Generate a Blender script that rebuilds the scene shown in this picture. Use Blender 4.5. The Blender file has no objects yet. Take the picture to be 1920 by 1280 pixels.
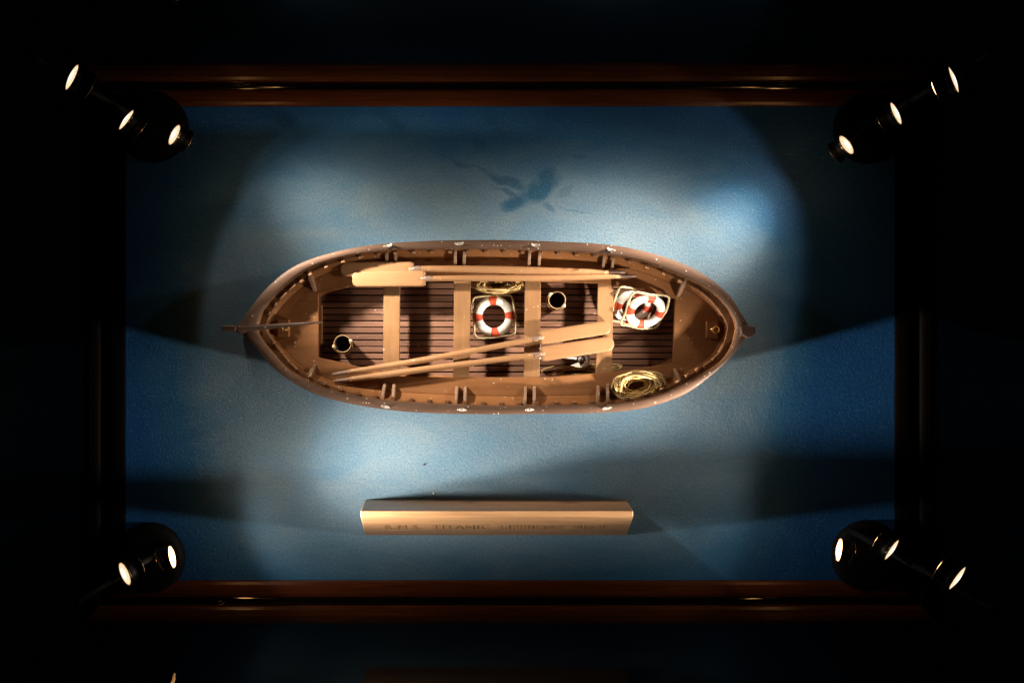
import bpy, math, random
from mathutils import Vector, Matrix, Quaternion

random.seed(7)
scene = bpy.context.scene
COL = scene.collection
H = 2.2            # camera height above the painted base, metres
K = 0.001          # one photo pixel on the base is one millimetre

# ------------------------------------------------------------------ camera, world, exposure
cam_data = bpy.data.cameras.new('camera')
cam = bpy.data.objects.new('camera', cam_data)
COL.objects.link(cam)
cam.location = (0, 0, H)
cam.rotation_euler = (0, 0, 0)
cam_data.sensor_width = 36.0
cam_data.lens = 36.0 * H / 1.92
cam_data.clip_start = 0.05
cam_data.clip_end = 200
scene.camera = cam
world = bpy.data.worlds.new("World")
scene.world = world
world.use_nodes = True
world.node_tree.nodes['Background'].inputs[0].default_value = (0.25, 0.4, 0.7, 1)
world.node_tree.nodes['Background'].inputs[1].default_value = 0.0005
scene.view_settings.view_transform = 'Standard'
scene.view_settings.look = 'None'
scene.view_settings.exposure = 0.0
scene.view_settings.gamma = 1.0
scene.view_settings.use_curve_mapping = False
scene.cycles.max_bounces = 6
scene.cycles.transparent_max_bounces = 12
scene.cycles.caustics_reflective = False
scene.cycles.caustics_refractive = False
LAMP_POWER = 44.0     # per head, times the factor in STANDS
CUTOFF, CORE, SPILL = 46.0, 13.0, .019   # beam: half angle of the spill, core width, spill level
LAMP_COLOR = (1.0, 0.88, 0.735)
WARM_COLOR = (1.0, 0.86, 0.68)   # the two low lamps at the top are warmer


def P(px, py, z=0.0):
    s = (H - z) / H
    return Vector(((px - 960) * K * s, (640 - py) * K * s, z))


# ------------------------------------------------------------------ helpers
class MB:
    def __init__(self):
        self.v = []; self.f = []; self.sm = []

    def add(self, verts, faces, smooth=False):
        b = len(self.v)
        self.v += [Vector(p) for p in verts]
        for f in faces:
            self.f.append([b + i for i in f]); self.sm.append(smooth)

    def grid(self, rows, closed_u=False, closed_v=False, smooth=True, flip=False):
        n = len(rows); m = len(rows[0]); fs = []
        for i in range(n if closed_u else n - 1):
            for j in range(m if closed_v else m - 1):
                a = i * m + j; b = i * m + (j + 1) % m
                c = ((i + 1) % n) * m + (j + 1) % m; d = ((i + 1) % n) * m + j
                fs.append([a, d, c, b] if flip else [a, b, c, d])
        self.add([p for r in rows for p in r], fs, smooth)

    def prism(self, poly, z0, z1):
        """poly: list of (x,y) counter-clockwise"""
        n = len(poly)
        vs = [(x, y, z0) for x, y in poly] + [(x, y, z1) for x, y in poly]
        fs = [list(range(n))[::-1], [n + i for i in range(n)]]
        for i in range(n):
            j = (i + 1) % n
            fs.append([i, j, n + j, n + i])
        self.add(vs, fs)

    def box(self, c, s, rz=0.0):
        hx, hy = s[0] / 2, s[1] / 2
        co, si = math.cos(rz), math.sin(rz)
        poly = [(c[0] + x * co - y * si, c[1] + x * si + y * co) for x, y in ((-hx, -hy), (hx, -hy), (hx, hy), (-hx, hy))]
        self.prism(poly, c[2] - s[2] / 2, c[2] + s[2] / 2)

    def tube(self, pts, r, sides=10, closed=False, cap=True, lobes=0, pitch=0.01, amp=0.22, flat=1.0, up=None):
        pts = [Vector(p) for p in pts]
        n = len(pts)
        rr = r if isinstance(r, (list, tuple)) else [r] * n
        t0 = (pts[1] - pts[0]).normalized()
        ref = Vector(up) if up else (Vector((0, 0, 1)) if abs(t0.z) < .9 else Vector((1, 0, 0)))
        nrm = (ref - t0 * ref.dot(t0)).normalized()
        rows = []; dist = 0.0; pt = t0
        for i in range(n):
            a = pts[(i - 1) % n] if (closed or i > 0) else pts[i]
            b = pts[(i + 1) % n] if (closed or i < n - 1) else pts[i]
            t = (b - a)
            t = t.normalized() if t.length > 1e-9 else pt
            nrm = nrm - t * nrm.dot(t)
            nrm = nrm.normalized() if nrm.length > 1e-6 else t.orthogonal().normalized()
            bn = t.cross(nrm)
            if i: dist += (pts[i] - pts[i - 1]).length
            row = []
            for k in range(sides):
                ph = 2 * math.pi * k / sides
                q = rr[i]
                if lobes:
                    q *= 1 + amp * math.cos(lobes * (ph - 2 * math.pi * dist / pitch / lobes))
                row.append(pts[i] + nrm * (q * math.cos(ph) * flat) + bn * (q * math.sin(ph)))
            rows.append(row); pt = t
        self.grid(rows, closed_u=closed, closed_v=True, smooth=True)
        if cap and not closed:
            b = len(self.v)
            self.add(rows[0], [list(range(sides))[::-1]], False)
            self.add(rows[-1], [list(range(sides))], False)

    def lathe(self, prof, c=(0, 0, 0), seg=40, smooth=True):
        rows = []
        for k in range(seg):
            a = 2 * math.pi * k / seg
            rows.append([(c[0] + r * math.cos(a), c[1] + r * math.sin(a), c[2] + z) for r, z in prof])
        self.grid(rows, closed_u=True, smooth=smooth, flip=True)

    def build(self, name, mat, parent=None, origin=None, bevel=0.0, seg=2, loc=None):
        me = bpy.data.meshes.new(name)
        o0 = Vector(origin) if origin is not None else Vector((0, 0, 0))
        me.from_pydata([tuple(p - o0) for p in self.v], [], self.f)
        me.update()
        me.polygons.foreach_set('use_smooth', self.sm)
        import bmesh
        bm = bmesh.new(); bm.from_mesh(me)
        bmesh.ops.remove_doubles(bm, verts=bm.verts, dist=1e-6)
        bmesh.ops.recalc_face_normals(bm, faces=bm.faces)
        bm.to_mesh(me); bm.free()
        me.materials.append(mat)
        ob = bpy.data.objects.new(name, me)
        COL.objects.link(ob)
        if parent is not None: ob.parent = parent
        if loc is not None: ob.location = loc
        if bevel:
            md = ob.modifiers.new('bevel', 'BEVEL'); md.width = bevel; md.segments = seg
            md.limit_method = 'ANGLE'; md.angle_limit = math.radians(40)
        return ob


def tag(o, label=None, cat=None, group=None, kind=None):
    if label: o['label'] = label
    if cat: o['category'] = cat
    if group: o['group'] = group
    if kind: o['kind'] = kind
    return o


def thing(name, loc, label, cat, group=None):
    o = bpy.data.objects.new(name, None)
    o.empty_display_size = 0.02
    o.location = loc
    COL.objects.link(o)
    return tag(o, label, cat, group)


def copy_tree(o, parent=None):
    c = o.copy(); COL.objects.link(c)
    if parent is not None: c.parent = parent
    for ch in [x for x in bpy.data.objects if x.parent == o]:
        copy_tree(ch, c)
    return c


def resample(pts, n):
    pts = [Vector(p) for p in pts]
    d = [0.0]
    for a, b in zip(pts, pts[1:]): d.append(d[-1] + (b - a).length)
    out = []; j = 0
    for i in range(n):
        t = d[-1] * i / (n - 1)
        while j < len(d) - 2 and d[j + 1] < t: j += 1
        u = (t - d[j]) / max(1e-9, d[j + 1] - d[j])
        out.append(pts[j].lerp(pts[j + 1], u))
    return out


def smooth_curve(pts, n):
    """Catmull-Rom through the points, then even resampling"""
    pts = [Vector(p) for p in pts]
    ext = [pts[0] * 2 - pts[1]] + pts + [pts[-1] * 2 - pts[-2]]
    out = []
    for i in range(1, len(ext) - 2):
        p0, p1, p2, p3 = ext[i - 1:i + 3]
        for k in range(12):
            t = k / 12
            out.append(0.5 * ((2 * p1) + (p2 - p0) * t + (2 * p0 - 5 * p1 + 4 * p2 - p3) * t * t + (3 * p1 - p0 - 3 * p2 + p3) * t ** 3))
    out.append(pts[-1])
    return resample(out, n)


# ------------------------------------------------------------------ materials
class N:
    """small node helper"""
    def __init__(self, name):
        self.m = bpy.data.materials.new(name); self.m.use_nodes = True
        self.t = self.m.node_tree; self.b = self.t.nodes['Principled BSDF']
        self.out = self.t.nodes['Material Output']

    def node(self, ty, **kw):
        n = self.t.nodes.new(ty)
        for k, v in kw.items():
            if k.startswith('i_'):
                key = k[2:]
                key = int(key) if key.isdigit() else key.replace('_', ' ')
                n.inputs[key].default_value = v
            else: setattr(n, k, v)
        return n

    def link(self, a, b): self.t.links.new(a, b)

    def coords(self, scale=(1, 1, 1), rot=(0, 0, 0), loc=(0, 0, 0)):
        tc = self.node('ShaderNodeTexCoord'); mp = self.node('ShaderNodeMapping')
        mp.inputs['Scale'].default_value = scale; mp.inputs['Rotation'].default_value = rot
        mp.inputs['Location'].default_value = loc
        self.link(tc.outputs['Object'], mp.inputs[0])
        return mp.outputs[0]

    def math(self, op, a, b=None, c=None, clamp=False):
        n = self.node('ShaderNodeMath', operation=op, use_clamp=clamp)
        for i, x in enumerate((a, b, c)):
            if x is None: continue
            if isinstance(x, (int, float)): n.inputs[i].default_value = x
            else: self.link(x, n.inputs[i])
        return n.outputs[0]

    def noise(self, vec, scale, detail=4, rough=.55, dist=0.0):
        n = self.node('ShaderNodeTexNoise'); n.inputs['Scale'].default_value = scale
        n.inputs['Detail'].default_value = detail; n.inputs['Roughness'].default_value = rough
        n.inputs['Distortion'].default_value = dist
        self.link(vec, n.inputs['Vector'])
        return n.outputs['Fac']

    def ramp(self, fac, stops):
        r = self.node('ShaderNodeValToRGB')
        e = r.color_ramp.elements
        while len(e) < len(stops): e.new(0.5)
        for el, (p, c) in zip(e, stops):
            el.position = p
            el.color = (c, c, c, 1) if isinstance(c, (int, float)) else (*c, 1)
        self.link(fac, r.inputs[0])
        return r.outputs[0]

    def mix(self, fac, a, b, blend='MIX'):
        n = self.node('ShaderNodeMix', data_type='RGBA', blend_type=blend)
        for s, x in ((n.inputs[0], fac), (n.inputs[6], a), (n.inputs[7], b)):
            if isinstance(x, (int, float)): s.default_value = x
            elif isinstance(x, tuple): s.default_value = (*x, 1)
            else: self.link(x, s)
        return n.outputs[2]

    def bump(self, h, strength, dist):
        n = self.node('ShaderNodeBump'); n.inputs['Strength'].default_value = strength
        n.inputs['Distance'].default_value = dist
        self.link(h, n.inputs['Height']); self.link(n.outputs[0], self.b.inputs['Normal'])

    def dust(self, col, scale=150, size=.20, frac=.22, dcol=(.75, .62, .5)):
        v = self.node('ShaderNodeTexVoronoi'); v.inputs['Scale'].default_value = scale
        self.link(self.coords(), v.inputs['Vector'])
        sep = self.node('ShaderNodeSeparateColor'); self.link(v.outputs['Color'], sep.inputs[0])
        pick = self.math('LESS_THAN', sep.outputs[0], frac)
        rad = self.math('MULTIPLY', sep.outputs[1], size)
        near = self.math('LESS_THAN', v.outputs['Distance'], rad)
        f = self.math('MULTIPLY', self.math('MULTIPLY', pick, near), .75)
        return self.mix(f, col, dcol)


def painted(name, c, rough=.45, var=.16, dust=.2, spec=.4, grain=(6, 40, 40), bump=.15):
    n = N(name)
    a = n.noise(n.coords(grain), 3, 6, .6)
    bl = n.noise(n.coords(), 9, 4, .6)
    f = n.math('ADD', n.math('MULTIPLY', a, .5), n.math('MULTIPLY', bl, .5))
    lo = tuple(x * (1 - var * 1.6) for x in c); hi = tuple(min(1, x * (1 + var * 1.4)) for x in c)
    col = n.ramp(f, [(.3, lo), (.5, c), (.7, hi)])
    if dust: col = n.dust(col, frac=dust)
    n.link(col, n.b.inputs['Base Color'])
    n.link(n.ramp(bl, [(.3, rough - .08), (.7, rough + .12)]), n.b.inputs['Roughness'])
    n.b.inputs['Specular IOR Level'].default_value = spec
    fine = n.noise(n.coords(), 420, 3, .6)
    n.bump(n.math('ADD', n.math('MULTIPLY', fine, .4), a), bump, .0012)
    return n.m


def metal(name, c, rough=.3, bump=.0, met=1.0):
    n = N(name)
    n.b.inputs['Metallic'].default_value = met
    f = n.noise(n.coords(), 120, 4, .6)
    n.link(n.ramp(f, [(.3, tuple(x * .75 for x in c)), (.7, c)]), n.b.inputs['Base Color'])
    n.link(n.ramp(f, [(.3, rough * .7), (.7, min(1, rough * 1.5))]), n.b.inputs['Roughness'])
    if bump: n.bump(f, bump, .002)
    return n.m


def rope_mat(name, a, b):
    n = N(name)
    f = n.noise(n.coords(), 150, 5, .7)
    n.link(n.ramp(f, [(.3, a), (.62, b)]), n.b.inputs['Base Color'])
    n.b.inputs['Roughness'].default_value = .85
    n.b.inputs['Specular IOR Level'].default_value = .2
    n.bump(n.noise(n.coords(), 700, 2, .5), .5, .0006)
    return n.m


def base_mat():
    n = N('blue_paint')
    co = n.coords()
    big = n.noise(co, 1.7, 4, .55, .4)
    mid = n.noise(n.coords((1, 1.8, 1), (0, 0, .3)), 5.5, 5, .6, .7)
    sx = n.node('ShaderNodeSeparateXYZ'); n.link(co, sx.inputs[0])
    # brushed paint: stronger blue towards the right-hand end; lamplit paleness of the middle painted in
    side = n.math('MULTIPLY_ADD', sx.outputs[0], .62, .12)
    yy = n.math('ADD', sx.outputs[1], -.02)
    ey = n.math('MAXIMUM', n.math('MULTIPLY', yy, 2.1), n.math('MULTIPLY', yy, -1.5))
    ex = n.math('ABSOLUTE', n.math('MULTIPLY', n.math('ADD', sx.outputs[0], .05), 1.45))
    rim = n.math('ADD', n.math('POWER', ex, 4.0), n.math('MULTIPLY', ey, ey))  # grows away from the middle, where lamp pools are painted as paler blue
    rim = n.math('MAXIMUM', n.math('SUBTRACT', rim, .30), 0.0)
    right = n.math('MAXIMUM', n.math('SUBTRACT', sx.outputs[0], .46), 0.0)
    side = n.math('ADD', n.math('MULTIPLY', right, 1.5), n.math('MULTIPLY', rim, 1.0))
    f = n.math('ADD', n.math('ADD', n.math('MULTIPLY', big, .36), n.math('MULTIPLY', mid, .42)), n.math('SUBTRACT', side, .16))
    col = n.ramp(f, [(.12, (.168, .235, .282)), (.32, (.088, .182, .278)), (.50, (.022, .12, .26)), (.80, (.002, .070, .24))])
    # damp-looking stain of deeper blue left in the paint
    wob = n.node('ShaderNodeTexNoise'); wob.inputs['Scale'].default_value = 28; wob.inputs['Detail'].default_value = 4
    n.link(co, wob.inputs['Vector'])
    wv = n.node('ShaderNodeVectorMath', operation='SUBTRACT'); n.link(wob.outputs['Color'], wv.inputs[0]); wv.inputs[1].default_value = (.5, .5, .5)
    ws = n.node('ShaderNodeVectorMath', operation='SCALE'); n.link(wv.outputs[0], ws.inputs[0]); ws.inputs['Scale'].default_value = .028
    wp = n.node('ShaderNodeVectorMath', operation='ADD'); n.link(co, wp.inputs[0]); n.link(ws.outputs[0], wp.inputs[1])
    wsep = n.node('ShaderNodeSeparateXYZ'); n.link(wp.outputs[0], wsep.inputs[0])
    total = None
    for (px, py, ax, ay, ang, amt) in ((1012, 355, 38, 17, 34, 1.0), (966, 381, 22, 13, 20, 1.0), (953, 342, 40, 8, -17, .8), (957, 362, 30, 4, -20, .7),
                                       (1027, 388, 14, 5, -30, .6), (862, 307, 22, 4, -24, .5), (900, 275, 15, 14, 40, .5), (1083, 292, 14, 5, -10, .5),
                                       (1025, 335, 20, 14, 50, .9), (905, 322, 34, 3, -22, .45), (845, 298, 26, 3, -16, .35), (1075, 395, 30, 3, -20, .35), (1060, 360, 16, 8, 30, .35), (890, 262, 10, 5, 60, .4)):
        w = P(px, py); a = math.radians(ang)
        dx = n.math('SUBTRACT', wsep.outputs[0], w.x); dy = n.math('SUBTRACT', wsep.outputs[1], w.y)
        u = n.math('ADD', n.math('MULTIPLY', dx, math.cos(a) / ax / K), n.math('MULTIPLY', dy, math.sin(a) / ax / K))
        v = n.math('ADD', n.math('MULTIPLY', dx, -math.sin(a) / ay / K), n.math('MULTIPLY', dy, math.cos(a) / ay / K))
        d = n.math('ADD', n.math('MULTIPLY', u, u), n.math('MULTIPLY', v, v))
        m = n.math('MULTIPLY', n.math('MULTIPLY', n.math('SUBTRACT', 1.75, d), .75, clamp=True), amt)
        total = m if total is None else n.math('MAXIMUM', total, m)
    col = n.mix(n.math('MULTIPLY', total, .92), col, (.012, .085, .17))
    # pale scuffs and brush scratches
    scr = n.noise(n.coords((3, 60, 1), (0, 0, .45)), 6, 3, .7)
    scr2 = n.noise(co, 4, 2)
    sm = n.math('MULTIPLY', n.ramp(scr, [(.60, 0.0), (.74, 1.0)]), n.ramp(scr2, [(.44, 0.0), (.6, .32)]))
    col = n.mix(sm, col, (.3, .38, .42))
    # grain: pigment breaking over the tooth of the board
    gr = n.noise(n.coords((1, .75, 1)), 330, 4, .65)
    col = n.mix(n.ramp(gr, [(.36, .38), (.52, 0.0)]), col, (.03, .09, .16))
    col = n.mix(n.ramp(gr, [(.55, 0.0), (.72, .34)]), col, (.24, .38, .46))
    col = n.dust(col, scale=60, size=.05, frac=.25, dcol=(.6, .6, .55))
    n.link(col, n.b.inputs['Base Color'])
    n.b.inputs['Roughness'].default_value = .6
    n.b.inputs['Specular IOR Level'].default_value = .22
    h = n.math('ADD', gr, n.math('MULTIPLY', n.noise(n.coords((1, 1, 1)), 120, 3, .6), .8))
    h = n.math('ADD', h, n.math('MULTIPLY', scr, .3))
    n.bump(h, .42, .0022)
    return n.m


def wood_mat(name, dark, light, rough=.35, scale=(3, 60, 60), coat=.0):
    n = N(name)
    g = n.noise(n.coords(scale), 2.2, 8, .62, 1.2)
    g2 = n.noise(n.coords((scale[0] * 3, scale[1] * 4, scale[2] * 4)), 2, 4, .6)
    f = n.math('ADD', n.math('MULTIPLY', g, .7), n.math('MULTIPLY', g2, .3))
    col = n.ramp(f, [(.3, dark), (.48, tuple((a + b) / 2 for a, b in zip(dark, light))), (.66, light)])
    spots = n.noise(n.coords((10, 90, 90)), 2.5, 3, .7)
    col = n.mix(n.ramp(spots, [(.68, 0.0), (.8, .7)]), col, tuple(x * .35 for x in dark))
    n.link(col, n.b.inputs['Base Color'])
    n.b.inputs['Roughness'].default_value = rough
    n.b.inputs['Coat Weight'].default_value = coat
    n.b.inputs['Coat Roughness'].default_value = .18
    n.bump(g2, .12, .001)
    return n.m


def plank_mat():
    n = N('dark_plank')
    sep = n.node('ShaderNodeSeparateXYZ'); co = n.coords(); n.link(co, sep.inputs[0])
    idx = n.math('FLOOR', n.math('MULTIPLY', sep.outputs[1], 1 / .0118))
    wn = n.node('ShaderNodeTexWhiteNoise', noise_dimensions='1D'); n.link(idx, wn.inputs['W'])
    g = n.noise(n.coords((8, 120, 60)), 2, 6, .65, .6)
    f = n.math('ADD', n.math('MULTIPLY', wn.outputs['Value'], .35), n.math('MULTIPLY', g, .65))
    col = n.ramp(f, [(.25, (.115, .050, .028)), (.5, (.195, .090, .052)), (.75, (.265, .132, .080))])
    col = n.dust(col, frac=.14)
    n.link(col, n.b.inputs['Base Color'])
    n.b.inputs['Roughness'].default_value = .6
    n.bump(g, .25, .001)
    return n.m


def glass_mat():
    n = N('case_glass')
    n.t.nodes.remove(n.b)
    geo = n.node('ShaderNodeNewGeometry')
    d = n.node('ShaderNodeVectorMath', operation='DOT_PRODUCT')
    n.link(geo.outputs['Normal'], d.inputs[0]); n.link(geo.outputs['Incoming'], d.inputs[1])
    k = n.math('SUBTRACT', 1.0, n.math('ABSOLUTE', d.outputs['Value']))
    f = n.math('MULTIPLY_ADD', n.math('POWER', k, 5.0), .14, .003)
    tr = n.node('ShaderNodeBsdfTransparent'); tr.inputs[0].default_value = (.97, .99, .98, 1)
    gl = n.node('ShaderNodeBsdfGlossy'); gl.inputs['Roughness'].default_value = .0
    gl.inputs['Color'].default_value = (.5, .5, .5, 1)
    mx = n.node('ShaderNodeMixShader'); n.link(f, mx.inputs[0]); n.link(tr.outputs[0], mx.inputs[1]); n.link(gl.outputs[0], mx.inputs[2])
    n.link(mx.outputs[0], n.out.inputs[0])
    return n.m


def lens_mat(name='lit_lens', gain=2.5):
    n = N(name)
    n.t.nodes.remove(n.b)
    co = n.coords()
    ln = n.node('ShaderNodeVectorMath', operation='LENGTH'); n.link(co, ln.inputs[0])
    r = n.math('DIVIDE', ln.outputs['Value'], .0188)
    mott = n.noise(co, 260, 3, .6)
    st = n.ramp(r, [(0.0, 1.0), (.3, .75), (.62, .42), (.86, .5), (.97, .3)])
    st = n.math('MULTIPLY', n.math('MULTIPLY', st, n.math('MULTIPLY_ADD', mott, 1.1, .35)), gain)
    em = n.node('ShaderNodeEmission'); n.link(n.ramp(r, [(.0, (1.0, .88, .70)), (.7, (1.0, .80, .55)), (.93, (1.0, .62, .30)), (1.0, (.9, .42, .14))]), em.inputs['Color'])
    n.link(st, em.inputs['Strength']); n.link(em.outputs[0], n.out.inputs[0])
    return n.m


M = dict(
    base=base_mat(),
    plank=plank_mat(),
    bench=painted('brown_paint', (.245, .104, .037), .42, dust=.3),
    gunwale=painted('dusty_gunwale', (.120, .068, .045), .5, dust=.6, spec=.22),
    hull=painted('hull_paint', (.15, .075, .042), .5),
    thwart=painted('tan_thwart', (.28, .145, .064), .42, grain=(40, 6, 40)),
    knee=painted('knee_paint', (.30, .19, .125), .45),
    rib=painted('rib_paint', (.20, .095, .042), .5),
    tiller=painted('tiller_paint', (.085, .05, .038), .4),
    oar=painted('oar_wood', (.37, .195, .092), .36, var=.09, dust=.06, grain=(5, 60, 60)),
    grip=painted('oar_grip', (.25, .165, .13), .4, dust=.1),
    white=painted('white_enamel', (.80, .77, .70), .35, var=.04, dust=0, bump=.05),
    red=painted('red_canvas', (.55, .070, .025), .5, var=.1, dust=0),
    rope=rope_mat('pale_rope', (.40, .26, .095), (.72, .53, .25)),
    cord=rope_mat('cream_cord', (.55, .42, .22), (.78, .64, .40)),
    oldrope=rope_mat('worn_rope', (.30, .19, .07), (.58, .40, .18)),
    bucket=painted('bucket_wood', (.035, .022, .014), .6),
    rim=painted('bucket_rim', (.42, .25, .11), .45),
    brass=metal('brass', (.75, .48, .16), .3, 0, .5),
    silver=metal('worn_silver', (.80, .74, .66), .35, .3, .35),
    iron=metal('grey_iron', (.33, .30, .29), .45, .4, .4),
    plate=wood_mat('plate_wood', (.24, .122, .055), (.45, .258, .128), .4, (2.0, 40, 40), .15),
    letter=painted('engraved_gilt', (.31, .172, .062), .4, dust=0),
    frame=wood_mat('mahogany', (.045, .010, .003), (.12, .032, .009), .25, (2.2, 55, 55), .5),
    blackrail=painted('black_rail_wood', (.0025, .0015, .0012), .7, dust=0, spec=.03),
    bead=painted('dark_bead', (.006, .005, .005), .09, dust=0, spec=1.0, bump=.02),
    black=painted('black_enamel', (.002, .002, .002), .7, dust=.0, spec=.1),
    blacksatin=painted('black_satin', (.007, .0065, .006), .5, dust=.0, spec=.25),
    bronze=metal('bronze_pole', (.20, .14, .09), .35),
    bezel=metal('bezel_chrome', (.72, .56, .36), .2),
    glass=glass_mat(), lens=lens_mat(), front=lens_mat('lit_front_lens', 55.0),
    crumb=painted('pale_crumb', (.8, .75, .65), .7, dust=0),
    fleck=painted('dark_fleck', (.05, .05, .05), .7, dust=0),
)

# ------------------------------------------------------------------ the painted base and the glass case round it
BX0, BX1, BY0, BY1 = -.724, .717, -.447, .440
mb = MB()
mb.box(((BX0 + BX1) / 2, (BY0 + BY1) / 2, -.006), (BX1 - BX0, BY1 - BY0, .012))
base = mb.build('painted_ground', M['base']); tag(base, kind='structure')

case = thing('display_case', (0, 0, 0), 'rectangular display case with reddish brown wooden frame and glass walls round the blue base', 'display case')


def rect_corner(k, d):
    xs = (BX0 - d, BX1 + d); ys = (BY0 - d, BY1 + d)
    return [(xs[0], ys[0]), (xs[1], ys[0]), (xs[1], ys[1]), (xs[0], ys[1])][k % 4]


PROF_IN = [(.0005, -.012), (.0005, .0012), (.003, .0026), (.008, .0036), (.016, .0042), (.024, .0042), (.029, .0034), (.032, .001), (.032, -.012)]
_b = [(0.0, 0.0)]
for _k in range(12):      # glazing strip falling gently inwards, slightly crowned
    _t = math.radians(17.0 - 7.0 * _k / 11)
    _b.append((_b[-1][0] + .00042, _b[-1][1] + .00042 * math.tan(_t)))
PROF_BEAD = [(.0325, -.006)] + [(.0325 + a, -.0006 + b) for a, b in _b] + [(.0412, .0007), (.0455, -.0006), (.0455, -.006)]
PROF_OUT = [(.046, -.012), (.046, .007), (.048, .0105), (.053, .0122), (.064, .0125), (.074, .0105), (.081, .006), (.084, -.001), (.084, -.03)]
for k in range(4):
    mb = MB(); rows = []
    for prof in (PROF_IN,):
        mb.grid([[(*rect_corner(k, d), z) for d, z in prof], [(*rect_corner(k + 1, d), z) for d, z in prof]], smooth=False)
    wood = M['frame'] if k in (0, 2) else M['blackrail']     # the two short sides are plain black
    rail = mb.build('frame_rail', wood, case)
    mb = MB(); mb.grid([[(*rect_corner(k, d), z) for d, z in PROF_BEAD], [(*rect_corner(k + 1, d), z) for d, z in PROF_BEAD]], smooth=True)
    mb.build('glazing_bead', M['bead'] if k in (0, 2) else M['blackrail'], rail)
    mb = MB(); mb.grid([[(*rect_corner(k, d), z) for d, z in PROF_OUT], [(*rect_corner(k + 1, d), z) for d, z in PROF_OUT]], smooth=False)
    mb.build('outer_moulding', wood, rail)
    # pane: a thin solid sheet standing in the groove
    a = rect_corner(k, .0375); b = rect_corner(k + 1, .0375); a2 = rect_corner(k, .0405); b2 = rect_corner(k + 1, .0405)
    mb = MB()
    mb.prism([a2, b2, b, a], .0034, .86)
    mb.build('glass_pane', M['glass'], case)

# ------------------------------------------------------------------ lamp stands
HEADS = {}


def lamp_head(root, pos, aim2d, elev, pole_xy, power, cutoff, level):
    """spotlight head; local +Z is the direction it shines, the glowing back glass faces -Z"""
    loc = Vector(pos); z_ = loc.z
    d = Vector((aim2d[0], aim2d[1], 0)).normalized()
    n = (d * math.cos(elev) + Vector((0, 0, math.sin(elev)))).normalized()
    q = n.to_track_quat('Z', 'Y')
    if level:
        loc = loc - n * .024; cutoff = 64.0
    mb = MB()
    mb.lathe([(.0192, .0012), (.0200, .0018), (.0200, .005), (.0168, .007), (.0160, .012), (.0168, .0185), (.0192, .0205), (.0200, .0235), (.0188, .0235), (.0185, .0215), (.0001, .0205)], seg=40)
    head = mb.build('lamp_head', M['blacksatin'], root, loc=loc - root.location)
    head.rotation_mode = 'QUATERNION'; head.rotation_quaternion = q
    R = .0186
    mb = MB(); mb.lathe([(R * t, -.0030 * (1 - t * t) + .0004) for t in (.002, .12, .3, .5, .7, .85, 1.0)], seg=36)
    mb.build('back_glass', M['lens'], head)
    mb = MB(); mb.lathe([(.0185, .0015), (.0186, -.0004), (.0193, -.0009), (.0202, -.0004), (.0204, .0010), (.0200, .0020)], seg=40)
    mb.build('bezel', M['bezel'], head)
    mb = MB(); mb.lathe([(.0187 * t, .0232 + .0042 * (1 - t * t)) for t in (1.0, .9, .8, .65, .5, .35, .2, .002)], seg=32)
    mb.build('lens', M['front'], head)
    mb = MB(); mb.tube([(.0199 * math.cos(2 * math.pi * k / 48), .0199 * math.sin(2 * math.pi * k / 48), .0236) for k in range(48)], .0006, 6, closed=True)
    mb.build('front_rim', M['bezel'], head)
    # short arm from under the barrel back to the pole, in head space
    inv = q.to_matrix().inverted()
    tgt = inv @ (Vector((pole_xy[0], pole_xy[1], loc.z - .02)) - loc)
    dn = inv @ Vector((0, 0, -1)); dn.z = 0; dn.normalize()
    mb = MB(); mb.tube([dn * .015 + Vector((0, 0, .012)), dn * .024 + Vector((0, 0, .010)), dn * .028 + Vector((0, 0, .0)), tgt], .003, 8)
    mb.build('arm', M['blacksatin'], head)
    core_ = 10.5 if level else (17.0 if z_ < .3 else CORE)
    ld = bpy.data.lights.new('lamp_beam', 'SPOT')
    ld.energy = LAMP_POWER * power; ld.color = LAMP_COLOR if power > .3 or z_ > .3 else WARM_COLOR
    ld.spot_size = math.radians(2 * cutoff); ld.spot_blend = .45 if level else (.14 if loc.y > 0 else .55); ld.shadow_soft_size = .019
    ld.use_nodes = True
    nt = ld.node_tree; em = nt.nodes['Emission']
    def nm(op, x, y=None):
        m_ = nt.nodes.new('ShaderNodeMath'); m_.operation = op
        for i_, v_ in enumerate((x, y)):
            if v_ is None: continue
            if isinstance(v_, (int, float)): m_.inputs[i_].default_value = v_
            else: nt.links.new(v_, m_.inputs[i_])
        return m_.outputs[0]
    tc = nt.nodes.new('ShaderNodeTexCoord'); sp = nt.nodes.new('ShaderNodeSeparateXYZ')
    nt.links.new(tc.outputs['Normal'], sp.inputs[0])
    th = nm('ARCCOSINE', nm('ABSOLUTE', sp.outputs[2]))
    core = nm('EXPONENT', nm('MULTIPLY', nm('POWER', nm('DIVIDE', th, math.radians(core_)), 2.0), -1.0))
    nt.links.new(nm('ADD', core, SPILL * (.4 if level else 1.0)), em.inputs['Strength'])
    lo = bpy.data.objects.new('lamp_beam', ld); COL.objects.link(lo)
    lo.parent = head; lo.location = (0, 0, .029); lo.rotation_euler = (math.pi - (math.radians(12) if z_ < .3 and not level else 0.0), 0, 0)   # the low heads throw a little above their axis
    return head


def solve_elev(pos, a, aspect):
    v = (Vector((0, 0, H)) - Vector(pos)).normalized()
    a = Vector((a[0], a[1])).normalized()
    best = None
    for i in range(-800, 100):
        e = math.radians(i / 10)
        dot = math.cos(e) * (a.x * v.x + a.y * v.y) + math.sin(e) * v.z
        if best is None or abs(-dot - aspect) < best[0]: best = (abs(-dot - aspect), e)
    return best[1]


Z1, Z2, Z3 = .16, .375, .63
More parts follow.
